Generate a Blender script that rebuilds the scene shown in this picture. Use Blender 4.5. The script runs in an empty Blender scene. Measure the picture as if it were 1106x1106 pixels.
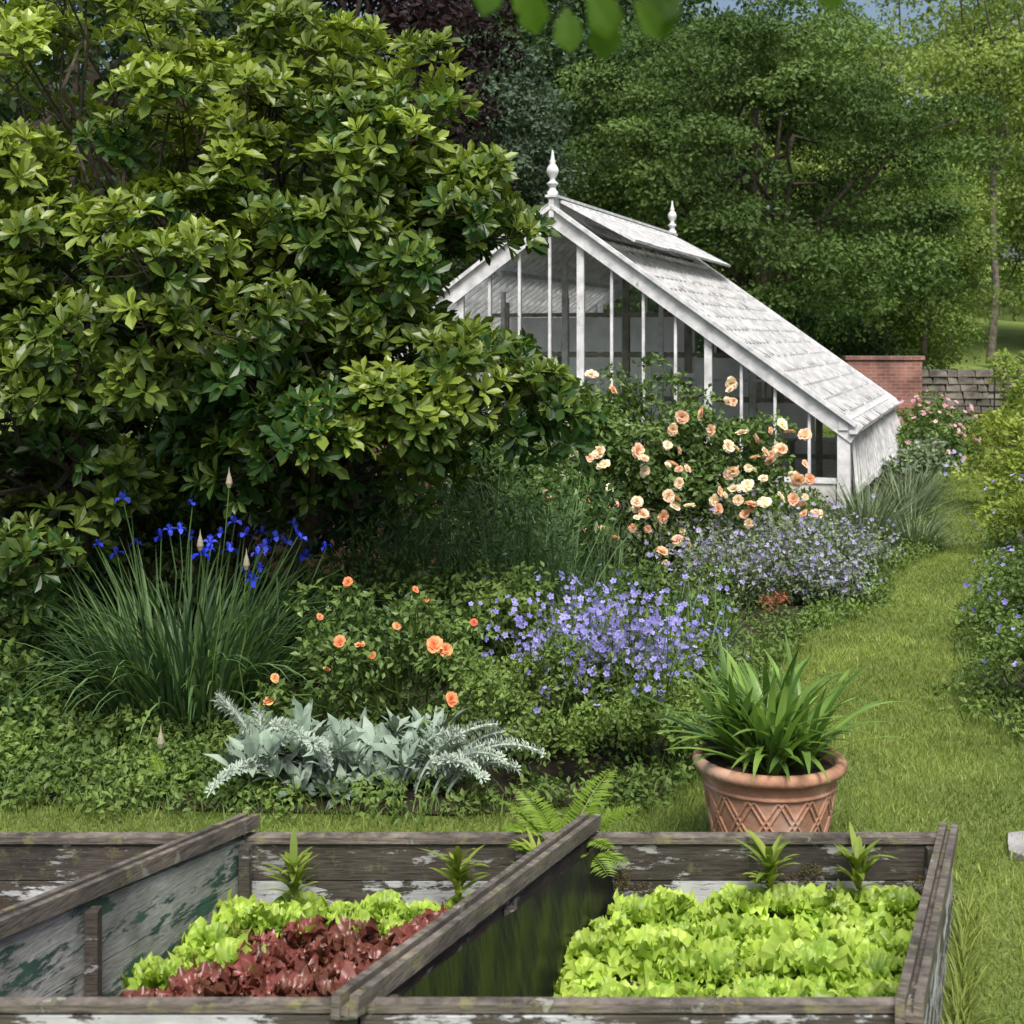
import bpy, math, numpy as np
from math import radians, sin, cos, pi
rng=np.random.default_rng(7)
A=np.array
# ------------------------------------------------------------------ helpers
def nz(v): return v/np.maximum(np.linalg.norm(v,axis=-1,keepdims=True),1e-9)
def rdir(n): return nz(rng.normal(size=(n,3)))
def U(a,b,n=None): return rng.uniform(a,b,n)
class MB:
    def __init__(s): s.V=[];s.F=[];s.T=[];s.n=0
    def add(s,V,F,mat=0,tint=0.5):
        V=np.asarray(V,float).reshape(-1,3)
        s.V.append(V); s.T.append(np.broadcast_to(np.asarray(tint,float).reshape(-1),(len(V),)) if np.ndim(tint)==0 or np.size(tint)==1 else np.asarray(tint,float).reshape(-1))
        for f in F:
            f=np.asarray(f,int)
            if f.size: s.F.append((f+s.n,mat))
        s.n+=len(V)
    def build(s,name,mats,smooth=False,parent=None):
        V=np.concatenate(s.V); T=np.concatenate(s.T)
        me=bpy.data.meshes.new(name)
        loops=np.concatenate([f.ravel() for f,m in s.F])
        tot=np.concatenate([np.full(len(f),f.shape[1]) for f,m in s.F])
        mi=np.concatenate([np.full(len(f),m) for f,m in s.F])
        st=np.concatenate([[0],np.cumsum(tot)[:-1]])
        me.vertices.add(len(V)); me.vertices.foreach_set('co',V.astype(np.float32).ravel())
        me.loops.add(len(loops)); me.loops.foreach_set('vertex_index',loops.astype(np.int32))
        me.polygons.add(len(tot)); me.polygons.foreach_set('loop_start',st.astype(np.int32))
        me.polygons.foreach_set('material_index',mi.astype(np.int32))
        me.polygons.foreach_set('use_smooth',np.full(len(tot),bool(smooth)))
        a=me.attributes.new('tint','FLOAT','POINT'); a.data.foreach_set('value',T.astype(np.float32))
        for m in mats: me.materials.append(m)
        me.update(calc_edges=True)
        ob=bpy.data.objects.new(name,me); bpy.context.scene.collection.objects.link(ob)
        if parent: ob.parent=parent
        return ob
def empty(name,loc=(0,0,0),rz=0):
    e=bpy.data.objects.new(name,None); e.location=loc; e.rotation_euler=(0,0,rz); e.empty_display_size=.3
    bpy.context.scene.collection.objects.link(e); return e
def inst(mb,tpl,pos,yd,zd,sc,mat=0,tint=0.5):
    tv,tf=tpl; pos=np.asarray(pos,float); n=len(pos)
    if n==0: return
    y=nz(np.asarray(yd,float)); x=nz(np.cross(y,zd)); z=np.cross(x,y)
    sc=np.asarray(sc,float)
    if sc.ndim==0: sc=np.full(n,float(sc))
    if sc.ndim==1: sc=np.repeat(sc[:,None],3,1)
    L=tv[None]*sc[:,None,:]
    P=pos[:,None]+L[...,0:1]*x[:,None]+L[...,1:2]*y[:,None]+L[...,2:3]*z[:,None]
    k=len(tv); off=(np.arange(n)*k)[:,None,None]
    F=[(f[None]+off).reshape(-1,f.shape[1]) for f in tf]
    t=np.repeat(np.broadcast_to(np.asarray(tint,float),(n,)),k)
    mb.add(P,F,mat,t)
HEX=[A([[0,3,2,1],[4,5,6,7],[0,1,5,4],[1,2,6,5],[2,3,7,6],[3,0,4,7]])]
def prism(mb,b,t,mat=0,tint=.5): mb.add(np.array(list(b)+list(t),float),HEX,mat,tint)
def box(mb,lo,hi,mat=0,tint=.5):
    x0,y0,z0=lo;x1,y1,z1=hi
    prism(mb,[(x0,y0,z0),(x1,y0,z0),(x1,y1,z0),(x0,y1,z0)],[(x0,y0,z1),(x1,y0,z1),(x1,y1,z1),(x0,y1,z1)],mat,tint)
def beam(mb,p,q,w,h,up=(0,0,1),mat=0,tint=.5):
    p=A(p,float);q=A(q,float);d=nz(q-p);s=nz(np.cross(d,A(up,float)));u=np.cross(s,d)
    c=[-s*w/2-u*h/2, s*w/2-u*h/2, s*w/2+u*h/2,-s*w/2+u*h/2]
    prism(mb,[p+k for k in c],[q+k for k in c],mat,tint)
def tube(mb,pts,rad,sides=6,mat=0,tint=.5):
    pts=A(pts,float);n=len(pts);rad=np.broadcast_to(A(rad,float),(n,))
    d=nz(np.gradient(pts,axis=0)); ref=A([0.31,0.17,.93]) if abs(d[0][2])<.9 else A([1,0.1,0])
    x=nz(np.cross(d,ref)); y=np.cross(d,x)
    a=np.linspace(0,2*pi,sides,endpoint=False)
    P=pts[:,None]+rad[:,None,None]*(np.cos(a)[None,:,None]*x[:,None]+np.sin(a)[None,:,None]*y[:,None])
    F=[]
    for i in range(n-1):
        for j in range(sides):
            k=(j+1)%sides; F.append([i*sides+j,i*sides+k,(i+1)*sides+k,(i+1)*sides+j])
    mb.add(P,[A(F)],mat,tint)
def wig(p,q,n=6,amp=.1):
    p=A(p,float);q=A(q,float);t=np.linspace(0,1,n)[:,None]
    o=rng.normal(size=(n,3))*amp*np.linalg.norm(q-p); o[0]=0;o[-1]=0
    return p+(q-p)*t+o
def lathe(mb,prof,c=(0,0,0),sides=32,mat=0,tint=.5):
    prof=A(prof,float);a=np.linspace(0,2*pi,sides,endpoint=False)
    P=np.zeros((len(prof),sides,3));P[...,0]=prof[:,0:1]*np.cos(a)+c[0];P[...,1]=prof[:,0:1]*np.sin(a)+c[1];P[...,2]=prof[:,1:2]+c[2]
    F=[[i*sides+j,i*sides+(j+1)%sides,(i+1)*sides+(j+1)%sides,(i+1)*sides+j] for i in range(len(prof)-1) for j in range(sides)]
    mb.add(P,[A(F)],mat,tint)
T8=(A([[0,0,0],[-.17,.38,.05],[0,.38,-.02],[.17,.38,.05],[-.22,.72,.03],[0,.72,-.05],[.22,.72,.03],[0,1,-.1]],float),
    [A([[0,2,1],[0,3,2],[4,5,7],[5,6,7]]),A([[1,2,5,4],[2,3,6,5]])])
T2=(A([[0,0,0],[-.28,.5,.07],[0,1,-.05],[.28,.5,.07]],float),[A([[0,2,1],[0,3,2]])])
TN=(A([[0,0,0],[-.13,.45,.04],[0,1,-.08],[.13,.45,.04]],float),[A([[0,2,1],[0,3,2]])])
TB=(A([[-.5,0,0],[.5,0,0],[.28,.6,.06],[-.28,.6,.06],[0,1,.22]],float),[A([[0,1,2,3]]),A([[3,2,4]])])
def mkflower(np_=5,w=.5,cup=.25):
    V=[];F=[]
    for i in range(np_):
        a=2*pi*i/np_; c=A([cos(a),sin(a),0]);s=A([-sin(a),cos(a),0]);b=len(V)
        V+=[c*.08,c*.6-s*w*.8+A([0,0,cup*.5]),c*1.0-s*w*.25+A([0,0,cup]),c*1.0+s*w*.25+A([0,0,cup]),c*.6+s*w*.8+A([0,0,cup*.5])]
        F.append([b,b+1,b+2,b+3,b+4])
    V=A(V); V=V[:,[0,2,1]]*A([1,1,-1])
    return (V,[A(F)])
FL5=mkflower()
def mkrose():
    V=[];F=[]
    r=np.random.default_rng(3)
    for ring,(n,tilt,L) in enumerate([(6,1.3,1.0),(6,.95,.98),(6,.62,.88),(5,.36,.75),(4,.15,.6)]):
        for i in range(n):
            a=2*pi*(i+ring*.37)/n+r.uniform(-.25,.25); tl=tilt*r.uniform(.85,1.15); LL=L*r.uniform(.85,1.1); h=A([cos(a),0,sin(a)]); s=A([-sin(a),0,cos(a)]); up=A([0,1,0.])
            b=len(V)
            for v,hw0 in ((0,.1),(.4,.42),(.75,.5),(1,.26)):
                th=tl*(.45+.55*v); cen=h*sin(th)*LL*v+up*(cos(th)*LL*v*.8)
                hw=hw0*LL
                for u in (-1,0,1):
                    V.append(cen+s*hw*u + h*(.18*hw*abs(u)) + up*.1*abs(u)*LL+r.uniform(-.03,.03,3))
            for v in range(3):
                for u in range(2):
                    k=b+v*3+u; F.append([k,k+1,k+4,k+3])
    return (A(V),[A(F)])
ROSE=mkrose()
def mkiris():
    V=[];F=[]
    for i in range(6):
        a=2*pi*i/6; h=A([cos(a),0,sin(a)]);s=A([-sin(a),0,cos(a)]);up=A([0,1,0.]);b=len(V)
        P=[(0,0,.06),(.35,.35,.2),(.75,.3,.33),(1.0,-.15,.12)] if i%2==0 else [(0,0,.05),(.18,.45,.18),(.3,.85,.2),(.25,1.1,.06)]
        for x,y,w in P:
            for u in (-1,1): V.append(h*x+up*y+s*w*u)
        for k in range(3): F.append([b+2*k,b+2*k+1,b+2*k+3,b+2*k+2])
    return (A(V),[A(F)])
IRIS=mkiris()
def straps(mb,base,az,L,W,e0,bend,segs=6,mat=0,tint=.5,fold=.3,power=1.3):
    base=np.asarray(base,float);n=len(base)
    f=lambda q:np.broadcast_to(np.asarray(q,float),(n,))
    az,L,W,e0,bend=map(f,(az,L,W,e0,bend))
    s=np.linspace(0,1,segs+1);sm=(s[1:]+s[:-1])/2
    e=e0[:,None]-bend[:,None]*sm[None]**power
    r=np.concatenate([np.zeros((n,1)),np.cumsum(np.cos(e)*L[:,None]/segs,1)],1)
    z=np.concatenate([np.zeros((n,1)),np.cumsum(np.sin(e)*L[:,None]/segs,1)],1)
    h=np.stack([np.cos(az),np.sin(az),0*az],1);sd=np.stack([-np.sin(az),np.cos(az),0*az],1)
    C=base[:,None]+r[...,None]*h[:,None]+z[...,None]*A([0,0,1.])
    ee=e0[:,None]-bend[:,None]*s[None]**power
    nr=-np.sin(ee)[...,None]*h[:,None]+np.cos(ee)[...,None]*A([0,0,1.])
    w=W[:,None]*(np.minimum(1,.55+1.5*s)*(1-s**3.5*.97))[None]/2
    Lf=C-sd[:,None]*w[...,None]+nr*(w*fold)[...,None];Rt=C+sd[:,None]*w[...,None]+nr*(w*fold)[...,None]
    V=np.stack([Lf,C,Rt],2)
    k=3*(segs+1);q=[]
    for i in range(segs):
        for j in range(2): a=i*3+j; q.append([a,a+1,a+4,a+3])
    F=(A(q)[None]+(np.arange(n)*k)[:,None,None]).reshape(-1,4)
    mb.add(V,[F],mat,np.repeat(f(tint),k))
def arc(base,az,L,e0,bend,s):
    m=8;acc=np.zeros((len(az),3))
    for i in range(m):
        e=e0-bend*(s*(i+.5)/m)
        acc+=np.stack([np.cos(e)*np.cos(az),np.cos(e)*np.sin(az),np.sin(e)],1)*(L*s/m)[:,None]
    return base+acc
def basis(a):
    ref=np.where(np.abs(a[:,2:3])<.9,A([[0,0,1.]]),A([[1.,0,0]]))
    x=nz(np.cross(a,ref));return x,np.cross(a,x)
def rosettes(mb,tpl,cen,axis,nl,size,mat=0,tint=.5,tilt=(.5,1.35),szv=.25,wid=1.0):
    n=len(cen);axis=nz(axis);x,y=basis(axis)
    ph=U(0,6.28,n)
    for i in range(nl):
        a=ph+i*2.4+U(-.3,.3,n); tl=tilt[0]+(tilt[1]-tilt[0])*(i+.5)/nl+U(-.2,.2,n)
        rad=np.cos(a)[:,None]*x+np.sin(a)[:,None]*y
        yd=np.cos(tl)[:,None]*axis+np.sin(tl)[:,None]*rad
        zd=np.sin(tl)[:,None]*axis-np.cos(tl)[:,None]*rad+rdir(n)*.25
        sz=size*(1-szv+2*szv*rng.random(n))*(.7+.45*(i+.5)/nl)
        s3=np.stack([sz*wid,sz,sz],1)
        tt=np.clip(tint+U(-.2,.2,n)-.25*i/nl,0,1)
        inst(mb,tpl,cen+rad*.01,yd,zd,s3,mat,tt)
def clumps(mb,tpl,cen,rad,per,size,mat=0,tint=.5,tv=.3,up=.5,squash=.75,below=.3,shell=.55):
    cen=np.asarray(cen,float);m=len(cen);n=m*per
    c=np.repeat(cen,per,0);r=np.repeat(np.broadcast_to(np.asarray(rad,float),(m,)),per)
    tb=np.repeat(np.broadcast_to(np.asarray(tint,float),(m,)),per)
    d=rdir(n); neg=(d[:,2]<0)&(rng.random(n)>below); d[neg,2]*=-1
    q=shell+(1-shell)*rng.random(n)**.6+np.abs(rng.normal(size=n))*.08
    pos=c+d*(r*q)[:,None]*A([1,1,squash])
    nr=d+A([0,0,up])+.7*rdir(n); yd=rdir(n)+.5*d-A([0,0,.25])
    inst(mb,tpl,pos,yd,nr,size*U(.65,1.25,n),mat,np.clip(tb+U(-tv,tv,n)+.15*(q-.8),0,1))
def ellsurf(c,r,n,zmin=-1,q=(.75,1)):
    d=rdir(int(n*1.0)); d=d[d[:,2]>zmin]
    return A(c)+d*A(r)*U(q[0],q[1],len(d))[:,None],d
# ------------------------------------------------------------------ materials
def newmat(name):
    m=bpy.data.materials.new(name);m.use_nodes=True;nt=m.node_tree;nt.nodes.clear();return m,nt
def N(nt,t,**k):
    n=nt.nodes.new(t)
    for a,b in k.items():
        if a in n.inputs: n.inputs[a].default_value=b
        else: setattr(n,a,b)
    return n
def rgb(c): return (c[0],c[1],c[2],1)
def mixc(nt,f,a,b,mode='MIX'):
    m=nt.nodes.new('ShaderNodeMix');m.data_type='RGBA';m.blend_type=mode
    for s,v in ((0,f),(6,a),(7,b)):
        if isinstance(v,bpy.types.NodeSocket): nt.links.new(v,m.inputs[s])
        else: m.inputs[s].default_value=v if s==0 else rgb(v)
    return m.outputs[2]
def ramp(nt,src,p):
    r=nt.nodes.new('ShaderNodeValToRGB');nt.links.new(src,r.inputs[0]);e=r.color_ramp.elements
    while len(e)<len(p): e.new(.5)
    for x,(q,c) in zip(e,p):
        x.position=q;x.color=rgb(c) if not np.isscalar(c) else (c,c,c,1)
    return r.outputs[0]
def noise(nt,scale,detail=4,vec=None,rough=.55):
    n=N(nt,'ShaderNodeTexNoise',Scale=scale,Detail=detail,Roughness=rough)
    if vec is None:
        t=nt.nodes.new('ShaderNodeTexCoord');vec=t.outputs['Object']
    nt.links.new(vec,n.inputs['Vector']);return n.outputs['Fac']
def mapv(nt,sc,rot=(0,0,0)):
    t=nt.nodes.new('ShaderNodeTexCoord');m=nt.nodes.new('ShaderNodeMapping');m.inputs['Scale'].default_value=sc;m.inputs['Rotation'].default_value=rot
    nt.links.new(t.outputs['Object'],m.inputs[0]);return m.outputs[0]
def out(nt,sh):
    o=nt.nodes.new('ShaderNodeOutputMaterial');nt.links.new(sh,o.inputs[0])
def leafmat(name,dark,light,trans=.3,rough=.5,spec=.3,nscale=2.5):
    m,nt=newmat(name);at=N(nt,'ShaderNodeAttribute',attribute_name='tint')
    c=mixc(nt,at.outputs['Fac'],dark,light)
    nf=noise(nt,nscale,2);v=ramp(nt,nf,[(.3,.75),(.7,1.25)])
    c=mixc(nt,1.0,c,v,'MULTIPLY')
    p=N(nt,'ShaderNodeBsdfPrincipled',Roughness=rough);p.inputs['Specular IOR Level'].default_value=spec
    nt.links.new(c,p.inputs['Base Color'])
    t=nt.nodes.new('ShaderNodeBsdfTranslucent');c2=mixc(nt,1.0,c,(1.25,1.3,.7),'MULTIPLY');nt.links.new(c2,t.inputs[0])
    x=nt.nodes.new('ShaderNodeMixShader');x.inputs[0].default_value=trans
    nt.links.new(p.outputs[0],x.inputs[1]);nt.links.new(t.outputs[0],x.inputs[2]);out(nt,x.outputs[0]);return m
def simple(name,c1,c2,scale=8,rough=.7,bump=.3,bs=30,metal=0):
    m,nt=newmat(name);c=ramp(nt,noise(nt,scale,6),[(.35,c1),(.65,c2)])
    p=N(nt,'ShaderNodeBsdfPrincipled',Roughness=rough,Metallic=metal);nt.links.new(c,p.inputs['Base Color'])
    b=N(nt,'ShaderNodeBump',Strength=bump,Distance=.02);nt.links.new(noise(nt,bs,5),b.inputs['Height']);nt.links.new(b.outputs[0],p.inputs['Normal'])
    out(nt,p.outputs[0]);return m
def peelwood(name,wood1,wood2,paint,cover,sc=(3,3,9),rough=.75,lichen=0):
    m,nt=newmat(name)
    g=noise(nt,6,8,mapv(nt,(2,2,30)),.7);w=ramp(nt,g,[(.35,wood1),(.65,wood2)])
    w=mixc(nt,1.,w,ramp(nt,noise(nt,3,7),[(.3,.45),(.7,1.3)]),'MULTIPLY')
    f=noise(nt,2.2,9,mapv(nt,sc),.72);k=ramp(nt,f,[(.5-(cover-.5)*.55-.015,0.),(.5-(cover-.5)*.55+.015,1.)])
    dirt=ramp(nt,noise(nt,7,6),[(.3,.55),(.7,1.)]);pc=mixc(nt,1.0,paint,dirt,'MULTIPLY')
    c=mixc(nt,k,w,pc)
    if lichen: c=mixc(nt,ramp(nt,noise(nt,13,8,None,.7),[(.56,0.),(.64,lichen)]),c,(.26,.25,.09))
    p=N(nt,'ShaderNodeBsdfPrincipled',Roughness=rough);nt.links.new(c,p.inputs['Base Color'])
    h=mixc(nt,.5,g,k)
    b=N(nt,'ShaderNodeBump',Strength=.8,Distance=.008);nt.links.new(h,b.inputs['Height']);nt.links.new(b.outputs[0],p.inputs['Normal'])
    out(nt,p.outputs[0]);return m
bark=simple('bark',(.035,.028,.02),(.1,.08,.06),6,.9,.8,25)
bark2=simple('pale_bark',(.07,.06,.05),(.17,.145,.12),6,.9,.6,25)
stemM=leafmat('stem',(.05,.1,.02),(.12,.18,.04),.1)
soil=simple('soil',(.018,.012,.008),(.05,.035,.022),9,.95,1.,60)
m,nt=newmat('lawn_ground');
c=ramp(nt,noise(nt,1.1,8),[(.3,(.11,.17,.028)),(.7,(.185,.25,.05))]);c2=ramp(nt,noise(nt,60,5),[(.3,.65),(.7,1.25)]);c=mixc(nt,1.,c,c2,'MULTIPLY')
p=N(nt,'ShaderNodeBsdfPrincipled',Roughness=.9);nt.links.new(c,p.inputs['Base Color']);b=N(nt,'ShaderNodeBump',Strength=.8,Distance=.03)
nt.links.new(noise(nt,90,4),b.inputs['Height']);nt.links.new(b.outputs[0],p.inputs['Normal']);out(nt,p.outputs[0]);lawnM=m
bladeM=leafmat('grass_blade',(.11,.17,.028),(.3,.36,.09),.35,.5,.3,1.3)
magM=leafmat('magnolia_leaf',(.028,.075,.014),(.3,.38,.055),.3,.38,.45,1.5)
treeM=leafmat('broadleaf',(.025,.06,.016),(.155,.24,.065),.3,.55,.2,.5)
darkM=leafmat('dark_foliage',(.018,.042,.016),(.065,.11,.04),.25,.6,.2,.4)
copperM=leafmat('copper_foliage',(.012,.006,.008),(.035,.018,.02),.2,.6,.2,.6)
blueconM=leafmat('bluish_foliage',(.04,.07,.045),(.1,.15,.09),.2,.6,.2,.5)
lightM=leafmat('light_foliage',(.1,.16,.035),(.32,.41,.12),.4,.55,.2,.4)
shrubM=leafmat('shrub_leaf',(.033,.08,.02),(.175,.26,.06),.3,.5,.3,3)
limeM=leafmat('lime_leaf',(.1,.17,.025),(.33,.4,.07),.35,.5,.3,3)
roseleafM=leafmat('rose_leaf',(.03,.075,.018),(.15,.235,.055),.25,.42,.4,3)
irisM=leafmat('iris_leaf',(.03,.075,.03),(.15,.25,.09),.25,.45,.3,3)
agaM=leafmat('agapanthus_leaf',(.04,.11,.022),(.24,.38,.08),.25,.35,.4,5)
silverM=leafmat('silver_leaf',(.17,.24,.18),(.5,.58,.5),.1,.85,.1,6)
lavM=leafmat('greygreen_leaf',(.09,.14,.07),(.27,.34,.19),.2,.7,.2,4)
lettM=leafmat('lettuce_leaf',(.1,.22,.02),(.45,.6,.1),.35,.4,.4,9)
redM=leafmat('red_lettuce_leaf',(.05,.04,.015),(.2,.055,.045),.2,.35,.5,9)
violetM=leafmat('violet_petal',(.22,.2,.6),(.45,.42,.85),.3,.6,.2,5)
paleviM=leafmat('pale_violet_petal',(.3,.27,.55),(.55,.5,.8),.3,.6,.2,5)
blueM=leafmat('blue_petal',(.015,.03,.5),(.08,.12,.8),.25,.5,.2,5)
peachM=leafmat('peach_petal',(.86,.5,.34),(.93,.85,.7),.25,.6,.2,20)
orangeM=leafmat('orange_petal',(.8,.2,.09),(.9,.55,.28),.3,.6,.2,20)
pinkM=leafmat('pink_petal',(.6,.2,.3),(.85,.6,.65),.3,.6,.2,20)
redleafM=leafmat('red_leaf',(.2,.08,.04),(.4,.16,.1),.3,.5,.3,5)
fernM=leafmat('fern_leaf',(.09,.18,.02),(.26,.38,.05),.35,.5,.3,5)
hangM=leafmat('hanging_leaf',(.025,.07,.008),(.12,.22,.02),.5,.4,.3,5)
drywhite=leafmat('seedhead',(.25,.25,.15),(.45,.4,.3),.1)
# ------------------------------------------------------------------ terrain
def hz(x,y):
    t=np.clip(y-44,0,80); return t*.11
xs=np.concatenate([[-500,-200,-90],np.linspace(-50,60,56),[100,200,500]]);ys=np.concatenate([[-200,-50,-10],np.linspace(0,130,66),[200,400,800]])
X,Y=np.meshgrid(xs,ys);Z=hz(X,Y)+np.where(Y>46,.25*np.sin(X*.3+Y*.2),0)
mb=MB();nx=len(xs);ny=len(ys);F=[[j*nx+i,j*nx+i+1,(j+1)*nx+i+1,(j+1)*nx+i] for j in range(ny-1) for i in range(nx-1)]
mb.add(np.stack([X,Y,Z],-1),[A(F)]);mb.build('ground',[lawnM],True)
BED=A([[-12,6.75],[-2.4,6.62],[-1.29,6.5],[-.22,6.45],[.7,6.7],[1.0,7.4],[1.39,8.9],[2.0,10.2],[2.86,11.5],[3.6,13.4],[4.2,14.4],[5.0,17],[6.35,21.6],[9,29],[9.2,31],[-12,31]])
BED2=A([[2.9,7.2],[2.75,8.2],[3.3,9.9],[4.55,13],[5.95,17],[8.3,24],[10.6,31.],[22,31],[22,7.2]])
def inpoly(P,poly):
    x,y=P[:,0],P[:,1];c=np.zeros(len(P),bool);n=len(poly)
    for i in range(n):
        x1,y1=poly[i];x2,y2=poly[(i+1)%n]
        k=((y1>y)!=(y2>y))&(x<(x2-x1)*(y-y1)/((y2-y1) if y2!=y1 else 1e-9)+x1);c^=k
    return c
for poly in (BED,BED2):
    mb=MB();n=len(poly);mb.add(np.c_[poly,np.full(n,.012)],[A([list(range(n))])]);mb.build('flower_bed_soil',[soil])
mb=MB()
def lawn(x0,x1,y0,y1,dens,L,W):
    n=int((x1-x0)*(y1-y0)*dens);P=np.c_[U(x0,x1,n),U(y0,y1,n)]
    j=P+rng.normal(size=P.shape)*.06
    k=~(inpoly(j,BED)|inpoly(j,BED2)|((P[:,1]<5.36)&(P[:,0]<1.675-.36*(5.3-P[:,1]))))
    vis=np.abs(P[:,0])<P[:,1]*.42+.3
    P=P[k&vis];n=len(P)
    yd=A([0,0,1.])+rng.normal(size=(n,3))*A([.5,.5,.05]);zd=np.c_[rng.normal(size=(n,2)),np.zeros(n)+.01]
    pt=.5+.2*np.sin(P[:,0]*2.1+P[:,1]*.9)*np.sin(P[:,1]*1.7-P[:,0])+.15*np.sin(P[:,0]*7+2*np.sin(P[:,1]*5))
    l=L*U(.5,1.3,n)*(.8+.5*pt)
    inst(mb,TB,np.c_[P,np.zeros(n)],yd,zd,np.stack([np.full(n,W),l,l],1),0,np.clip(pt+U(-.4,.4,n),0,1))
lawn(-3,3,4.0,7.5,4500,.042,.005);lawn(.6,3.6,7.5,10,4000,.04,.006);lawn(1.3,5,10,15,2200,.04,.008);lawn(3,8,15,22,1100,.045,.012);lawn(5,13,22,34,450,.05,.02)
n=220;P=np.c_[U(.5,4,n),U(4.2,12,n)];P=P[~(inpoly(P,BED)|inpoly(P,BED2)|((P[:,1]<5.45)&(P[:,0]<1.75-.36*(5.3-P[:,1]))))];k=np.repeat(P,9,0)+rng.normal(size=(len(P)*9,2))*.03
straps(mb,np.c_[k,np.zeros(len(k))],U(0,6.28,len(k)),U(.03,.09,len(k)),.007,U(.5,1.4,len(k)),U(0,1.,len(k)),3,0,U(.3,1,len(k)))
n=900;t=rng.random(n);q=np.c_[1.70-.66*t+np.abs(rng.normal(size=n))*.03,5.3-1.83*t,np.zeros(n)];straps(mb,q,U(0,6.28,n),U(.06,.17,n),.006,U(.9,1.5,n),U(0,1.2,n),4,0,U(.2,.9,n))
n=900;q=np.c_[U(-3.6,1.65,n),5.38+np.abs(rng.normal(size=n))*.04,np.zeros(n)];straps(mb,q,U(0,6.28,n),U(.05,.14,n),.006,U(.9,1.5,n),U(0,1.2,n),4,0,U(.2,.9,n))
mb.build('lawn_grass',[bladeM])
# ------------------------------------------------------------------ greenhouse
white=peelwood('white_painted_timber',(.2,.19,.16),(.38,.36,.32),(.83,.84,.85),.76,(2,2,2),.5)
whiteclean=peelwood('white_glazing_bar',(.3,.3,.28),(.5,.5,.48),(.84,.85,.86),.8,(3,3,3),.5)
m,nt=newmat('clear_glass');g=N(nt,'ShaderNodeBsdfGlossy',Roughness=.03);t=nt.nodes.new('ShaderNodeBsdfTransparent');t.inputs[0].default_value=(.94,.97,.96,1)
fr=N(nt,'ShaderNodeFresnel',IOR=1.5);x=nt.nodes.new('ShaderNodeMixShader');nt.links.new(fr.outputs[0],x.inputs[0]);nt.links.new(t.outputs[0],x.inputs[1]);nt.links.new(g.outputs[0],x.inputs[2])
df=nt.nodes.new('ShaderNodeBsdfTranslucent');df.inputs[0].default_value=(.7,.72,.7,1);x2=nt.nodes.new('ShaderNodeMixShader');nt.links.new(ramp(nt,noise(nt,1.5,7),[(.4,.0),(.7,.09)]),x2.inputs[0])
nt.links.new(x.outputs[0],x2.inputs[1]);nt.links.new(df.outputs[0],x2.inputs[2]);out(nt,x2.outputs[0]);glass=m
def shadeglass(name,tr,dark,cover,lt=.72,sc=(1.2,5,1.2),streak=False):
    m,nt=newmat(name)
    f=noise(nt,3,8,mapv(nt,sc),.75);c=ramp(nt,f,[(cover-.04,dark),(cover+.05,(lt*.75,lt*.76,lt*.74)),(.75,(lt,lt,lt))])
    at=N(nt,'ShaderNodeAttribute',attribute_name='tint');c=mixc(nt,1.,c,ramp(nt,at.outputs['Fac'],[(0,.35),(.35,.85),(1,1.05)]),'MULTIPLY')
    if streak:
        s=noise(nt,2.2,6,mapv(nt,(9,1.4,9)),.7);c=mixc(nt,ramp(nt,s,[(.54,0.),(.6,.85)]),c,(.085,.085,.065))
    p=N(nt,'ShaderNodeBsdfPrincipled',Roughness=.25);nt.links.new(c,p.inputs['Base Color'])
    tl=nt.nodes.new('ShaderNodeBsdfTranslucent');nt.links.new(c,tl.inputs[0]);a=nt.nodes.new('ShaderNodeMixShader');a.inputs[0].default_value=.45
    nt.links.new(p.outputs[0],a.inputs[1]);nt.links.new(tl.outputs[0],a.inputs[2])
    t=nt.nodes.new('ShaderNodeBsdfTransparent');b=nt.nodes.new('ShaderNodeMixShader');b.inputs[0].default_value=tr
    nt.links.new(a.outputs[0],b.inputs[1]);nt.links.new(t.outputs[0],b.inputs[2]);out(nt,b.outputs[0]);return m
roofg=shadeglass('whitewashed_glass',.3,(.12,.11,.095),.48,.76,(.8,2.2,.8),True);ventg=shadeglass('vent_glass',.08,(.2,.19,.17),.45,.8,(.8,3,.8),True);roofl=shadeglass('pale_glass',.78,(.4,.4,.4),.3,.85);sideg=shadeglass('side_glass',.12,(.3,.3,.3),.44,.78)
lapM=simple('lichened_lap',(.04,.04,.032),(.22,.21,.17),9,.9,.5,30)
paleboard=simple('pale_panel',(.66,.66,.65),(.86,.86,.86),3,.8,.2,20);greywood=simple('grey_timber',(.16,.14,.12),(.34,.31,.27),5,.85,.5,25)
GW=7.8;GE=1.1;GR=3.9;GL=7.4;half=GW/2;sl=(GR-GE)/half
gh=empty('greenhouse',(4.27,18.06,0),radians(-19))
def rz(x): return GE+sl*(half-abs(x+half))
def slopept(side,u,y,off=0):
    x=-u*half if side>0 else -GW+u*half
    n=nz(A([sl*side,0,1.]));return A([x,y,GE+sl*half*u])+n*off
mb=MB()
for lo,hi in (((-GW,-.03,0),(-.1,.09,.32)),((-GW,GL-.09,0),(-.1,GL+.03,.32)),((-.09,-.05,0),(.05,GL+.05,.3)),((-GW-.05,-.05,0),(-GW-.001,GL+.05,.34))): box(mb,lo,hi,0)
mb.build('plinth',[simple('plinth_render',(.4,.39,.37),(.62,.61,.58),4,.9,.4,20)],parent=gh)
mb=MB()
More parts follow.
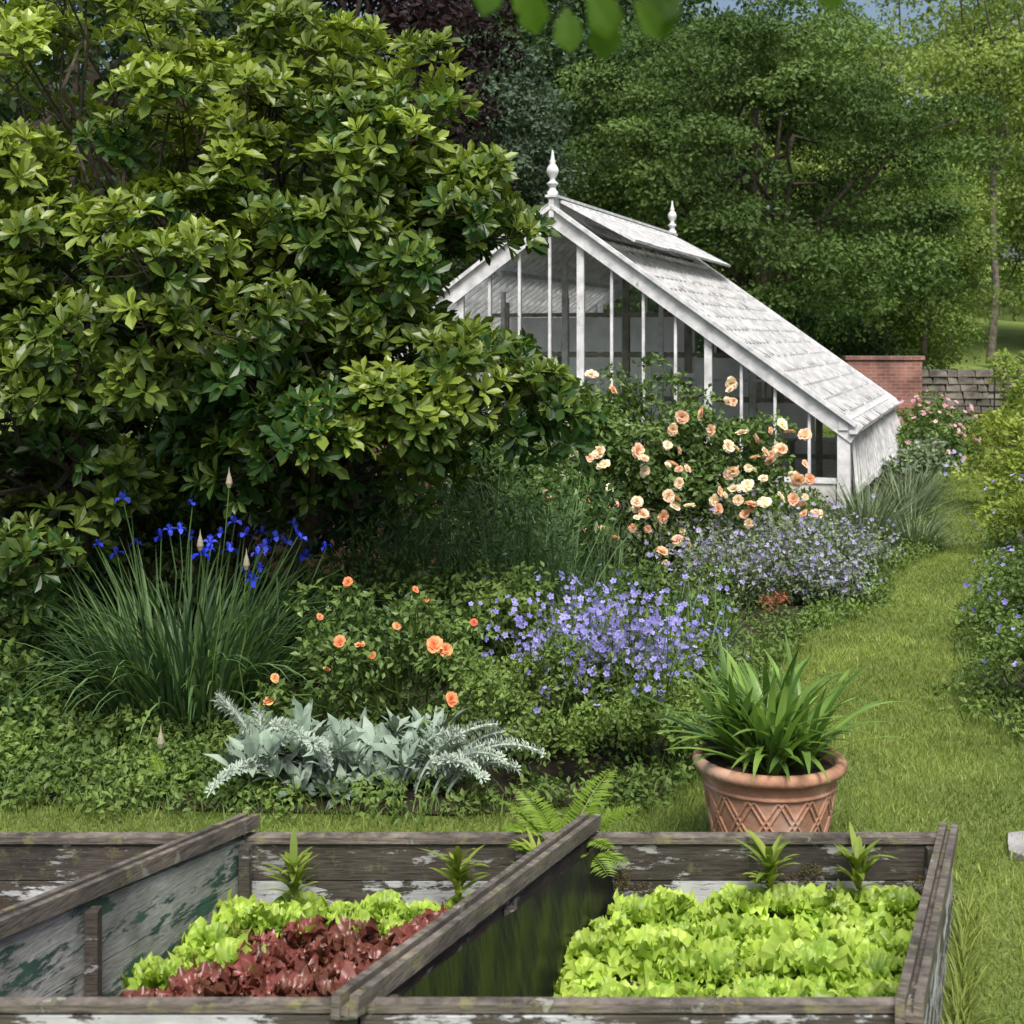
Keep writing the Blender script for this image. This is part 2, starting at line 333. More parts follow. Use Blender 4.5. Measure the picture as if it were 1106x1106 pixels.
for gy in (0,GL):
    for xx,w in ((-.0,.16),(-GW,.16)): box(mb,(xx-w/2,gy-w/2,.02),(xx+w/2,gy+w/2,GE+.02))
    beam(mb,(-GW,gy,.36),(0,gy,.36),.1,.07)
    k=0;x=-.44
    while x>-GW+.2:
        k+=1;w=.1 if k%4==0 else .036
        box(mb,(x-w/2,gy-.035,.39),(x+w/2,gy+.035,rz(x)-.06));x-=.44
    yo=-.075 if gy==0 else .075
    for sd,xe in ((1,.16),(-1,-GW-.16)):
        beam(mb,(xe,gy+yo,rz(0)-sl*.16-.03),(-half,gy+yo,GR-.03),.05,.24,(0,0,1))
        beam(mb,(xe,gy+yo*1.5,rz(0)-sl*.16+.1),(-half,gy+yo*1.5,GR+.1),.1,.05,(0,0,1))
for xx in (0,-GW):
    beam(mb,(xx,-.12,GE-.02),(xx,GL+.12,GE-.02),.12,.12);s=1 if xx==0 else -1
    beam(mb,(xx+s*.13,-.14,GE-.1),(xx+s*.13,GL+.14,GE-.1),.1,.05)
    for i in range(8): box(mb,(xx-.04,i*1.05-.04,.28),(xx+.04,i*1.05+.04,GE-.05))
beam(mb,(-half,-.15,GR+.08),(-half,GL+.15,GR+.08),.07,.26)
beam(mb,(-half,-.17,GR+.24),(-half,GL+.17,GR+.24),.16,.035)
for u in (.4,.75):
    for s in (1,-1): beam(mb,slopept(s,u,.05,-.09),slopept(s,u,GL-.05,-.09),.05,.07)
mb.build('frame',[white],parent=gh)
mb=MB();nb=24
for s in (1,-1):
    for i in range(1,nb):
        y=i*GL/nb;beam(mb,slopept(s,-.02,y,-.01),slopept(s,.995,y,-.01),.03,.075,(s*sl,0,1))
    for i in range(0,nb+1): 
        y=i*GL/nb;beam(mb,slopept(s,-.04,y,.045),slopept(s,.86,y,.045),.028,.034,(s*sl,0,1))
mb.build('glazing_bars',[whiteclean],parent=gh)
mb=MB();rows=15
for s,mt in ((1,0),(-1,1)):
    for i in range(nb):
        y0=i*GL/nb+.012;y1=(i+1)*GL/nb-.012
        for r in range(rows):
            u0=r/rows-.04;u1=(r+1)/rows+.004
            jo=U(-.008,.018)
            a=slopept(s,u0,y0,.036+jo);b=slopept(s,u0,y1,.036+jo+U(-.006,.006));c=slopept(s,u1,y1,.006);d=slopept(s,u1,y0,.006)
            n=nz(A([sl*s,0,1.]))*.006
            prism(mb,[a-n,b-n,c-n,d-n],[a,b,c,d],mt,U(0,1)**.6)
            if s>0 and rng.random()<.85: beam(mb,slopept(s,u0-.006,y0,.034),slopept(s,u0-.006,y1,.034),.03,.034,(s*sl,0,1),2)
mb.build('roof_panes',[roofg,roofl,lapM],parent=gh)
mb=MB()
for s in (1,-1):
    n=7
    for i in range(n):
        y0=.1+i*(GL-.1)/n;y1=y0+(GL-.1)/n-.03
        ang=math.atan(sl)*(.8 if s>0 else .9)+U(-.015,.015)
        L=1.2
        def vp(l,y,o=0): 
            return A([-half+s*(.05+l*cos(ang)+o*sin(ang)),y,GR+.17-l*sin(ang)+o*cos(ang)])
        for (l0,l1,ya,yb) in ((0,L,y0,y0+.05),(0,L,y1-.05,y1),(0,.07,y0+.051,y1-.051),(L-.1,L,y0+.051,y1-.051)):
            prism(mb,[vp(l0,ya),vp(l1,ya),vp(l1,yb),vp(l0,yb)],[vp(l0,ya,.04),vp(l1,ya,.04),vp(l1,yb,.04),vp(l0,yb,.04)],0)
        for k in (1,2):
            yc=y0+(y1-y0)*k/3;prism(mb,[vp(.07,yc-.012),vp(L-.1,yc-.012),vp(L-.1,yc+.012),vp(.07,yc+.012)],[vp(.07,yc-.012,.043),vp(L-.1,yc-.012,.043),vp(L-.1,yc+.012,.043),vp(.07,yc+.012,.043)],0)
        for (la,lb) in ((.05,.38),(.4,.72),(.74,L-.05)):
            prism(mb,[vp(la,y0+.03,.012),vp(lb,y0+.03,.012),vp(lb,y1-.03,.012),vp(la,y1-.03,.012)],[vp(la,y0+.03,.02),vp(lb,y0+.03,.02),vp(lb,y1-.03,.02),vp(la,y1-.03,.02)],1,U(.3,1))
mb.build('ridge_ventilators',[white,ventg],parent=gh)
mb=MB()
for i in range(7):
    y0=.06+i*1.05;y1=y0+.98
    def sp(l,y,o=0):
        a=radians(5+2.6*i);return A([.075+l*sin(a)+o*cos(a),y,GE-.1-l*cos(a)+o*sin(a)])
    L=.8
    for (l0,l1,ya,yb) in ((0,L,y0,y0+.06),(0,L,y1-.06,y1),(0,.06,y0+.061,y1-.061),(L-.08,L,y0+.061,y1-.061)):
        prism(mb,[sp(l0,ya),sp(l1,ya),sp(l1,yb),sp(l0,yb)],[sp(l0,ya,.04),sp(l1,ya,.04),sp(l1,yb,.04),sp(l0,yb,.04)],0)
    for k in (1,2):
        yc=y0+(y1-y0)*k/3;prism(mb,[sp(.06,yc-.012),sp(L-.08,yc-.012),sp(L-.08,yc+.012),sp(.06,yc+.012)],[sp(.06,yc-.012,.043),sp(L-.08,yc-.012,.043),sp(L-.08,yc+.012,.043),sp(.06,yc+.012,.043)],0)
    prism(mb,[sp(.05,y0+.04,.012),sp(L-.05,y0+.04,.012),sp(L-.05,y1-.04,.012),sp(.05,y1-.04,.012)],[sp(.05,y0+.04,.02),sp(L-.05,y0+.04,.02),sp(L-.05,y1-.04,.02),sp(.05,y1-.04,.02)],1,U(.3,1))
mb.build('side_ventilators',[whiteclean,sideg],parent=gh)
mb=MB()
for gy in (0.0,GL):
    mb.add([(-GW,gy,.39),(0,gy,.39),(0,gy,GE),(-half,gy,GR-.05),(-GW,gy,GE)],[A([[0,1,2,3,4]])])
mb.add([(-GW,0,.34),(-GW,GL,.34),(-GW,GL,GE),(-GW,0,GE)],[A([[0,1,2,3]])])
mb.build('gable_glass',[glass],parent=gh)
mb=MB()
box(mb,(-GW+.1,.12,0),(-.12,GL-.1,.02),1)
py=2.0
for i_,x in enumerate(np.arange(-7.2,-.3,.95)): box(mb,(x-.045,py-.03,.02),(x+.045,py+.03,rz(x)-.15),0 if i_%3 else 3)
for z in (.5,1.3,1.95,2.55): 
    xr=-max(0.15,(z-GE)/sl+.2);xl=-GW-xr
    box(mb,(xl,py-.025,z-.03),(xr,py+.025,z+.03),0)
for i in range(7):
    x0=-7.15+i*.95;x1=x0+.86
    zt=min(rz(x0),rz(x1))-.22
    for za,zb in ((.05,.46),(.54,1.26),(1.34,1.91),(1.99,2.51),(2.59,3.05)):
        if zb<zt and rng.random()<(.72 if i<5 else .45): box(mb,(x0+.02,py-.008,za),(x1-.02,py+.008,zb),2,)
for x in (-6.3,-1.4):
    box(mb,(x-.55,.5,.72),(x+.55,1.9,.76),0)
    for yy in (.6,1.8):
        for dx in (-.5,.5): box(mb,(x+dx-.03,yy-.03,.02),(x+dx+.03,yy+.03,.72),0)
for yy in (1.3,4.6): beam(mb,(-GW+.4,yy,1.6),(-.8,yy,1.6),.04,.04,mat=3)
for x in (-half-1.2,-half+1.2):
    for yy in (1.3,4.6): box(mb,(x-.03,yy-.03,0.02),(x+.03,yy+.03,rz(x)-.15),3)
# white inner door with panes, and a tall trellis panel towards the eaves side
for (xa_,xb_,yy) in ((-2.75,-2.1,1.2),(-1.75,-1.2,3.4)):
    for x in (xa_,(xa_+xb_)/2,xb_): box(mb,(x-.03,yy-.02,.02),(x+.03,yy+.02,1.7),3)
    for z in (.1,.6,1.15,1.67): box(mb,(xa_,yy-.017,z-.03),(xb_,yy+.017,z+.03),3)
mb.build('interior_fittings',[greywood,simple('path_floor',(.3,.29,.27),(.42,.4,.37),3,.9,.3,20),paleboard,whiteclean],parent=gh)
mb=MB();c=[]
for x in (-6.3,-1.4):
    for yy in np.arange(.7,1.8,.35): c.append((x+U(-.2,.2),yy,.9))
clumps(mb,T2,c,.17,110,.08,0,.5)
mb.build('potted_greenery',[shrubM],parent=gh)
mb=MB();prof=[(.0,-.05),(.075,-.05),(.075,.06),(.05,.08),(.045,.14),(.08,.17),(.08,.19),(.04,.22),(.035,.26),(.075,.33),(.085,.38),(.07,.43),(.035,.49),(.045,.52),(.028,.55),(.02,.62),(.012,.68),(.0,.70)]
for y in (-.08,GL+.05): lathe(mb,A(prof)*A([1,.9]),(-half,y,GR+.25),20)
mb.build('finials',[white],True,parent=gh)
# ------------------------------------------------------------------ walls
def brickmat(name,c1,c2,mort,bw=.22,bh=.075):
    m,nt=newmat(name);t=nt.nodes.new('ShaderNodeTexCoord');s=nt.nodes.new('ShaderNodeSeparateXYZ');k=nt.nodes.new('ShaderNodeCombineXYZ')
    nt.links.new(t.outputs['Object'],s.inputs[0]);nt.links.new(s.outputs[0],k.inputs[0]);nt.links.new(s.outputs[2],k.inputs[1])
    b=N(nt,'ShaderNodeTexBrick',Scale=1);b.inputs['Color1'].default_value=rgb(c1);b.inputs['Color2'].default_value=rgb(c2);b.inputs['Mortar'].default_value=rgb(mort)
    b.inputs['Mortar Size'].default_value=.008;b.inputs['Brick Width'].default_value=bw;b.inputs['Row Height'].default_value=bh;nt.links.new(k.outputs[0],b.inputs[0])
    c=mixc(nt,1.,b.outputs[0],ramp(nt,noise(nt,2,7),[(.3,.45),(.7,1.15)]),'MULTIPLY')
    p=N(nt,'ShaderNodeBsdfPrincipled',Roughness=.9);nt.links.new(c,p.inputs['Base Color']);out(nt,p.outputs[0]);return m
brick=brickmat('red_brick',(.25,.085,.065),(.36,.16,.12),(.3,.26,.22));brick2=brickmat('dark_brick',(.12,.05,.035),(.2,.09,.06),(.1,.1,.07))  # brick2: same bond with darker brick and mortar colours throughout
mb=MB();box(mb,(7.4,31,0),(9.05,31.3,1.72));box(mb,(7.35,30.96,1.721),(9.1,31.34,1.8));mb.build('brick_wall',[brick])
mb=MB();box(mb,(-6,12.6,0),(-.6,12.85,1.15));box(mb,(-6.02,12.56,1.151),(-.58,12.89,1.22));mb.build('brick_wall',[brick2])
mb=MB()
for r in range(9):
    x=9.1+U(0,.1)
    while x<16:
        w=U(.18,.45);z0=r*.165
        j=lambda:U(-.03,.03)
        prism(mb,[(x,31.9+j(),z0),(x+w,31.9+j(),z0+j()*.3),(x+w,32.4,z0),(x,32.4,z0)],[(x+j()*.5,31.92+j(),z0+.15+j()*.6),(x+w-.02,31.92+j(),z0+.15+j()*.6),(x+w-.02,32.4,z0+.15),(x,32.4,z0+.15)],0,U(0,1))
        x+=w+.012
mb.build('dry_stone_wall',[simple('field_stone',(.06,.055,.045),(.19,.17,.14),3,.9,.6,14)])
mb=MB();a=np.linspace(0,2*pi,15)[:-1];r=.2+U(-.03,.03,14);P=np.c_[2.32+r*np.cos(a),5.95+r*1.2*np.sin(a)]
mb.add(np.r_[np.c_[P,np.full(14,.0)],np.c_[P,np.full(14,.03)]],[A([list(range(14,28))]),A([[i,(i+1)%14,14+(i+1)%14,14+i] for i in range(14)])]);mb.build('stepping_stone',[simple('flagstone',(.18,.18,.17),(.36,.35,.34),6,.85,.4,30)])
mb=MB()
for y in (31,31.6):
    a=np.linspace(0,pi,12);P=[(10.85,y,0)]+[(11.2-.35*cos(t),y,1.5+.3*sin(t)) for t in a]+[(11.55,y,0)];tube(mb,P,.02,5)
for z in (.5,1.,1.5):
    for x in (10.85,11.55): tube(mb,[(x,31,z),(x,31.6,z)],.012,4)
mb.build('iron_garden_arch',[simple('black_iron',(.015,.015,.015),(.03,.03,.03),5,.5,.1,20)])
# ------------------------------------------------------------------ magnolia
mb=MB()
lobes=[((-3.1,9.8,3.0),(2.0,1.6,2.1),105),((-1.65,9.4,2.95),(1.35,1.2,1.3),80),((-.8,9.1,2.8),(.7,.8,.8),34),((-.3,9.2,3.0),(.42,.4,.3),12),((-.42,8.7,1.85),(.72,.6,.42),30),
       ((-3.2,8.6,1.35),(1.0,.9,1.05),56),((-1.15,8.5,1.65),(.75,.6,.55),32),((-.5,9.3,3.85),(.2,.25,.26),4),((-2.2,8.3,2.4),(1.0,.7,.75),36),((-1.25,9.2,4.0),(.4,.4,.35),5),((-2.0,9.9,1.4),(1.2,.5,.8),34),((-3.4,9.2,.8),(1.0,.6,.6),26)]
cs=[];ax=[]
for c,r,n in lobes:
    p,d=ellsurf(c,r,n,-.75,(.6,1.0));cs.append(p);ax.append(d)
cs=np.concatenate(cs);ax=np.concatenate(ax)
per=19;m=len(cs);n=m*per
c=np.repeat(cs,per,0);d=nz(rdir(n)+.7*np.repeat(ax,per,0)+A([0,-.15,.45]));r=np.repeat(U(.22,.36,m),per)
P=c+d*(r*U(.6,1.15,n))[:,None]*A([1,1,.7])
edge_x=np.interp(P[:,2],[2.6,2.95,3.1,3.4,3.9,4.4],[.26,.18,.02,-.1,-.35,-.6])
k=(P[:,2]>.3)&~((P[:,0]>-.48)&(P[:,2]>2.17+.35*np.clip(-P[:,0],0,1))&(P[:,2]<2.78))&~((P[:,2]>2.6)&(P[:,0]>edge_x));P=P[k];d=d[k];cc=c[k]
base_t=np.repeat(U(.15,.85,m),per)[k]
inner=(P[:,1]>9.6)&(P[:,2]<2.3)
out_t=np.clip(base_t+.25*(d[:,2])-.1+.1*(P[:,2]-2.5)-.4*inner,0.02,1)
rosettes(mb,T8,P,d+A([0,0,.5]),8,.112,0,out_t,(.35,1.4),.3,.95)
B=A([-2.0,9.6,0.02])
forks=[A([-2.9,9.7,1.4]),A([-1.7,9.4,1.3]),A([-1.2,9.2,1.1]),A([-2.6,9.0,1.0]),A([-2.1,9.7,1.8])]
for f in forks: tube(mb,wig(B,f,6,.04),np.linspace(.09,.05,6),8,1)
for p in cs[::2]:
    if p[0]>-.3 and p[2]>2.2: continue
    f=forks[int(np.argmin([np.linalg.norm(p-f) for f in forks]))]
    tube(mb,wig(f,p,7,.05),np.linspace(.03,.006,7),5,1)
sel=rng.random(len(P))<.3
for p,q in zip(P[sel],cc[sel]): tube(mb,[q,(p+q)/2+A([0,0,-.02]),p],[.006,.005,.004],3,1)
mb.build('magnolia_tree',[magM,bark])
# ------------------------------------------------------------------ trees
def tree(name,base,cc,cr,nc,clr,per,ls,mat,tint=(.3,.7),trunk=.3,bk=bark,tpl=T2,zmin=-.7,q=(.55,1.),tv=.25,squash=.75):
    mb=MB();cc=A(cc,float)
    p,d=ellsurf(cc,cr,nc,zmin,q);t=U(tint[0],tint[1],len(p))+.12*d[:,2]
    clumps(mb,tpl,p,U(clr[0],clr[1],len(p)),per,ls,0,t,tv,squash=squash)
    b=A(base,float);top=cc+A([0,0,cr[2]*.4]);tr=wig(b,top,7,.015);tube(mb,tr,np.linspace(trunk,trunk*.25,7),9,1)
    for x in p[::4]:
        i=rng.integers(2,6);tube(mb,wig(tr[i],x,5,.05),np.linspace(trunk*.3,.03,5),5,1)
    return mb.build(name,[mat,bk])
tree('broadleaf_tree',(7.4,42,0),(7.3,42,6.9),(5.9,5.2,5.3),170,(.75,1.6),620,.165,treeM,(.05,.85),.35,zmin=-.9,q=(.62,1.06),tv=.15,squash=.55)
tree('copper_beech_tree',(-3.8,30,0),(-3.6,30,8.2),(3.6,3.5,4.5),120,(.7,1.2),240,.18,copperM,(.2,.8),.35)
tree('conifer_tree',(-.2,38,0),(-.3,38,6.5),(1.9,2,4.),80,(.6,.9),260,.16,blueconM,(.3,.8),.25,zmin=-1)
tree('dark_tree',(2,50,.6),(1.5,50,9.5),(5.5,5,7.5),180,(1.2,1.9),260,.26,darkM,(.2,.8),.45,zmin=-1)
tree('dark_tree',(-7,24,0),(-7.2,24,5.5),(4.2,3.5,5),120,(.9,1.4),200,.2,darkM,(.1,.6),.4,zmin=-1)
tree('pale_tree',(14.2,56,1.),(14.2,56,10),(3.4,4,6.6),75,(1.,1.7),260,.22,lightM,(.1,.8),.3,bark2,zmin=-1,squash=.6)
tree('slender_tree',(18.7,55,1.2),(18.9,55,13.),(2.9,3.,6.6),66,(.8,1.3),210,.2,lightM,(.4,1.),.17,bark2,zmin=-1,q=(.3,1))
tree('slender_tree',(16.6,66,2.4),(16.4,66,11.),(3.,3.5,7.),70,(.8,1.5),210,.24,lightM,(.3,.9),.2,bark2,zmin=-1,q=(.3,1))
tree('slender_tree',(23.2,60,1.8),(22.9,60,9.5),(3.4,3.5,8.),95,(.9,1.5),220,.23,lightM,(.3,.9),.22,bark2,zmin=-1,q=(.3,1))
tree('slender_tree',(13.6,47,.4),(14.1,47,4.9),(2.1,2,3.9),66,(.6,1.),230,.16,lightM,(.1,.6),.12,bark2,zmin=-1,q=(.3,1))
mb=MB()
for i in range(31):
    x=-40+i*3.3+U(-1,1);y=U(72,96);h=U(13,20)
    if 17<x<24: h=9
    g=float(hz(x,y));p,d=ellsurf((x,y,g+h*.55),(4.2,4,h*.47),70,-1,(.5,1))
    mt=1 if x>10 else 0
    clumps(mb,T2,p,U(1.3,2.1,len(p)),80,.45,mt,U(.15,.8)+U(-.15,.15,len(p)))
    tube(mb,wig((x,y,g-.2),(x,y,g+h*.8),5,.01),np.linspace(.3,.1,5),6,2)
for (x,y,w,h,mt) in [(U(-30,12),U(46,54),2.2,1.6,0) for _ in range(16)]+[(15.,52,1.7,2.,1),(13.2,50,2,1.8,1),(16.3,56,1.4,1.8,1),(24.3,59,2.2,3.2,1),(26,56,2.5,4,1),(18.9,72,2.6,1.9,1),(28,72,3,2.4,1),(15.5,68,3,3,1),(22.5,85,5,3,1)]:
    p,d=ellsurf((x,y,h*.6+hz(x,y)),(w,1.5,h),30,-.3,(.6,1));clumps(mb,T2,p,U(.5,.9,len(p)),110,.22,mt,U(.1,.7))
mb.build('background_woodland',[darkM,lightM,bark2])
# ------------------------------------------------------------------ garden plants
def shrub(name,c,r,nc,clr,per,ls,mat,tint=(.3,.7),tpl=T2,fl=None,nf=0,fs=.03,fmat=None,zmin=-.3,stems=12):
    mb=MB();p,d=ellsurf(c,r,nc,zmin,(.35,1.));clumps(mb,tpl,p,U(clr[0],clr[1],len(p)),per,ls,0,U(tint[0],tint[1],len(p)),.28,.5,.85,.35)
    for x in p[:stems]: tube(mb,wig((c[0]+U(-.1,.1),c[1],0),x,5,.05),np.linspace(.014,.005,5),4,2)
    if nf:
        q,e=ellsurf(c,A(r)*1.0+clr[0]*.8,int(nf*1.6),zmin+.15,(.9,1.05));q=q[:nf];e=e[:nf]
        inst(mb,fl,q,nz(e+A([0,-.25,.35])+.4*rdir(len(q))),rdir(len(q)),fs*U(.7,1.2,len(q)),1,U(0,1,len(q)))
    return mb,[mat,fmat or mat,stemM]
def S(name,*a,**k):
    mb,ms=shrub(name,*a,**k);return mb.build(name,ms)
mb,ms=shrub('x',(1.35,13.1,.85),(1.2,.7,.9),125,(.14,.26),120,.07,roseleafM,(.3,.9),zmin=-.6,stems=25)
for x in ((.45,13,1.35),(.7,13,1.55),(1.6,13,1.7),(2.35,12.9,1.25),(1.1,13,1.7),(.2,13,1.1)):
    for _ in range(5):
        q=A(x)+rng.normal(size=3)*A([.18,.12,.15]);tube(mb,wig((1.4,13.1,.6),q,6,.04),np.linspace(.012,.004,6),4,2);clumps(mb,T2,[q-A([0,0,.08])],.13,50,.07,0,.6)
cl=rng.normal(size=(50,2));cx=np.clip(1.55+.68*cl[:,0],.1,2.6);cz=np.clip(1.0+.36*cl[:,1],.35,1.65)
cy=13.1-np.sqrt(np.clip(1-((cx-1.35)/1.5)**2-((cz-.85)/1.15)**2,0.05,1))*1.02
rep=rng.integers(1,4,50);q=np.repeat(np.c_[cx,cy,cz],rep,0);q+=rng.normal(size=q.shape)*A([.085,.05,.08]);nb_=len(q)
inst(mb,ROSE,q,nz(A([0,-.6,.5])+.8*rdir(nb_)),rdir(nb_),U(.033,.07,nb_),1,U(0,1,nb_))
mb.build('peach_rose_bush',[roseleafM,peachM,stemM])
mb=MB();bl=A([(-.40,7.2,.62),(-.857,7.35,.92),(-.88,7.2,.64),(-1.22,7.1,.36),(-1.2,7.1,.48),(-.31,7.1,.37),(-.72,7.25,.56),(-.46,7.5,.8),(-.34,7.2,.6),(-.6,7.3,.7),(-1.0,7.3,.75),(-.95,7.2,.5),(-.5,7.25,.9),(-.2,7.4,.7),(-.78,7.2,.62)])
sz=A([.05,.03,.035,.042,.025,.04,.022,.018,.04,.025,.02,.02,.02,.022,.03]);nbl=len(bl)
for b in bl: tube(mb,wig((-.62+U(-.1,.1),7.65,0),b,7,.04),np.linspace(.009,.004,7),4,2)
inst(mb,ROSE,bl,nz(A([0,-.6,.6])+.5*rdir(nbl)),rdir(nbl),sz,1,U(.1,1,nbl))
ce=np.concatenate([A([(U(-1.15,-.2),U(7.35,7.9),U(.15,.75)) for _ in range(42)]),bl-A([0,-.03,.1])])
for x in ce: tube(mb,wig((-.62+U(-.12,.12),7.65,0),x,5,.05),np.linspace(.008,.003,5),3,2)
clumps(mb,T2,ce,U(.08,.15,len(ce)),60,.05,0,U(.3,.9,len(ce)),.25,.5,.8,.3)
mb.build('orange_rose_bush',[roseleafM,orangeM,stemM])
mb=MB();p,d=ellsurf((.33,7.1,.27),(.66,.48,.38),120,-.5,(.4,1.));clumps(mb,T2,p,U(.07,.16,len(p)),130,.034,0,U(.6,1.1,len(p)),.25,.5,.85,.3)
n=330;az=U(0,6.28,n);b=np.c_[.46+.32*rng.normal(size=n)*.7,7.3+.2*rng.normal(size=n),np.full(n,.33)];L=U(.2,.66,n);e0=U(.95,1.52,n);bd=U(0,.5,n)
straps(mb,b,az,L,np.full(n,.006),e0,bd,4,2,.5)
for s_ in np.linspace(.4,.9,5):
    q=arc(b,az,L,e0,bd,np.full(n,s_-.1));inst(mb,T2,q,rdir(n),A([0,0,1.])+.6*rdir(n),.032,0,U(.3,1.,n))
for s_ in np.linspace(.6,1,6):
    q=arc(b,az,L,e0,bd,np.full(n,s_))+rng.normal(size=(n,3))*.03;k=rng.random(n)<.68;q=q[k];inst(mb,FL5,q,nz(A([0,-.6,.5])+.9*rdir(len(q))),rdir(len(q)),U(.01,.021,len(q)),1,U(0,1,len(q)))
mb.build('blue_cranesbill_plant',[shrubM,violetM,stemM])
mb=MB()
for (cx,cy,h,w) in ((2.25,11.9,.55,.5),(2.75,12.4,.55,.45),(2.0,12.6,.6,.5),(1.75,11.4,.5,.4),(3.1,13.2,.42,.4),(2.55,11.5,.35,.35)):
    n=170;az=U(0,6.28,n);b=np.c_[cx+.5*w*rng.normal(size=n)*.8,cy+.3*w*rng.normal(size=n),np.full(n,.02)];L=h*U(.6,1.45,n);e0=U(.75,1.45,n);bd=U(0,.6,n)
    straps(mb,b,az,L,np.full(n,.01),e0,bd,4,2,.5)
    for s_ in np.linspace(.15,.95,9):
        q=arc(b,az,L,e0,bd,np.full(n,s_));inst(mb,T2,np.r_[q,q],rdir(2*n),A([0,0,1.])+.6*rdir(2*n),.045,0,U(.2,.9,2*n))
    for s_ in np.linspace(.7,1,5):
        q=arc(b,az,L,e0,bd,np.full(n,s_))+rng.normal(size=(n,3))*.02;k=rng.random(n)<.48;q=q[k];inst(mb,FL5,q,nz(A([0,-.3,.6])+.9*rdir(len(q))),rdir(len(q)),U(.01,.024,len(q)),1,U(0,1,len(q)))
mb.build('catmint_plant',[lavM,paleviM,stemM])
mb=MB();n=560;rr=.24*np.sqrt(rng.random(n));a=U(0,6.28,n);b=np.c_[-1.84+rr*np.cos(a)*1.7,7.9+rr*np.sin(a),np.zeros(n)]
az=a+U(-.7,.7,n);straps(mb,b,az,U(.65,1.2,n),U(.013,.026,n),U(.85,1.5,n),U(.2,1.9,n),8,0,U(.0,1.,n),.35,1.8)
fl=[]
for i in range(30):
    x=U(-2.35,-1.05);z=U(.85,1.22)+( .08 if abs(x+2)<.3 else -.08);y=U(7.7,8.5);b=(-1.84+(x+1.84)*.3,7.95,0)
    tube(mb,wig(b,(x,y,z),6,.015),np.linspace(.006,.003,6),4,0,.6);fl.append((x,y,z))
fl=A(fl);inst(mb,IRIS,fl,A([0,0,1.])+.35*rdir(len(fl)),rdir(len(fl)),U(.035,.055,len(fl)),1,U(0,1,len(fl)))
mb.build('blue_iris_plant',[irisM,blueM])
mb=MB()
for (bx,by,x,y,z) in ((-1.62,7.5,-1.5,7.45,1.41),(-1.7,7.4,-1.62,7.3,1.1),(-1.4,7.3,-1.38,7.3,1.0),(-1.66,6.9,-1.7,6.8,.22)):
    tube(mb,wig((bx,by,0),(x,y,z),7,.012),np.linspace(.005,.003,7),5,0,.4);lathe(mb,[(0,0),(.009,.005),(.018,.03),(.014,.055),(.005,.085),(0,.12)],(x,y,z-.01),8,1,.6)
mb.build('allium_bud_stems',[stemM,drywhite])
OV=(A([[0,0,0],[-.15,.3,.05],[0,.3,0],[.15,.3,.05],[-.17,.62,.05],[0,.62,-.02],[.17,.62,.05],[0,1,-.12]],float),T8[1])
mb=MB();n=105;cx=np.c_[U(-1.33,-.3,n),U(6.6,7.15,n),U(.03,.24,n)];axs=nz(A([0,-.25,1.])+.5*rdir(n))
rosettes(mb,OV,cx,axs,8,.13,0,.35,(.25,1.2),.4)
def silverspike(b,az,L,e0,bd):
    s=np.linspace(.35,1,26);k=len(s);one=np.ones(k);P=arc(A(b)[None]*one[:,None],az*one,L*one,e0*one,bd*one,s)
    tube(mb,P,.008,5,0,.6);P2=arc(A(b)[None]*np.ones((8,1)),az*np.ones(8),L*np.ones(8),e0*np.ones(8),bd*np.ones(8),np.linspace(0,.4,8));tube(mb,P2,.006,5,0,.4)
    rosettes(mb,OV,P,rdir(k)*.2+A([cos(az),sin(az),.6]),7,.032,0,.85,(.7,1.5))
for i in range(22):
    bx=U(-.55,-.3) if i<12 else U(-1.3,-.6)
    silverspike((bx,U(6.6,6.8),.05),U(-1.2,.9) if i<12 else U(1,5),U(.35,.58),U(1.1,1.45),U(.5,1.9))
mb.build('lambs_ear_plant',[silverM])
mb=MB()
for (x0,x1,y0,y1,n,h) in ((-1.1,.45,9.2,10.4,560,1.25),(.55,1.5,9.4,10.6,300,.6),(.2,.9,11,12.3,160,.9)):
    straps(mb,np.c_[U(x0,x1,n),U(y0,y1,n),np.zeros(n)],U(0,6.28,n),h*U(.6,1.1,n),U(.008,.016,n),U(1.15,1.52,n),U(0,1.,n),5,0,U(.3,1,n))
n=3500;inst(mb,TN,np.c_[U(-1.1,.45,n),U(9.1,10.2,n),U(.3,1.15,n)],rdir(n)+A([0,0,.6]),rdir(n),U(.05,.1,n),0,U(.3,1,n))
mb.build('tall_perennial_foliage',[irisM])
S('border_perennials',(-.1,8.7,.35),(.7,.5,.4),45,(.12,.22),120,.05,shrubM,(.3,.9),fl=FL5,nf=24,fs=.026,fmat=violetM)
S('border_perennials',(.95,9.9,.25),(.6,.5,.35),34,(.1,.2),110,.05,shrubM,(.3,.9),fl=FL5,nf=20,fs=.026,fmat=violetM)
S('border_perennials',(1.0,8.3,.15),(.35,.5,.25),26,(.1,.18),110,.045,shrubM,(.3,.9),fl=FL5,nf=10,fs=.022,fmat=violetM)
S('shade_perennials',(-2.3,9.0,.3),(1.3,.6,.55),56,(.14,.26),100,.07,shrubM,(.0,.5))
S('shade_perennials',(-.9,8.9,.35),(.6,.5,.5),36,(.12,.22),110,.055,shrubM,(.2,.7))
S('shade_perennials',(-3.1,8.0,.25),(.7,.8,.45),50,(.14,.24),110,.065,shrubM,(.0,.6))
S('shade_perennials',(-2.6,7.3,.05),(.9,.4,.16),44,(.1,.17),110,.05,shrubM,(.2,.8),stems=0)
S('shade_perennials',(-2.9,11.6,.6),(1.9,.5,.8),70,(.2,.34),110,.1,darkM,(.0,.6))
S('mid_border_shrub',(-.3,11.2,.6),(1.1,.7,.7),60,(.16,.3),110,.08,roseleafM,(.1,.7))
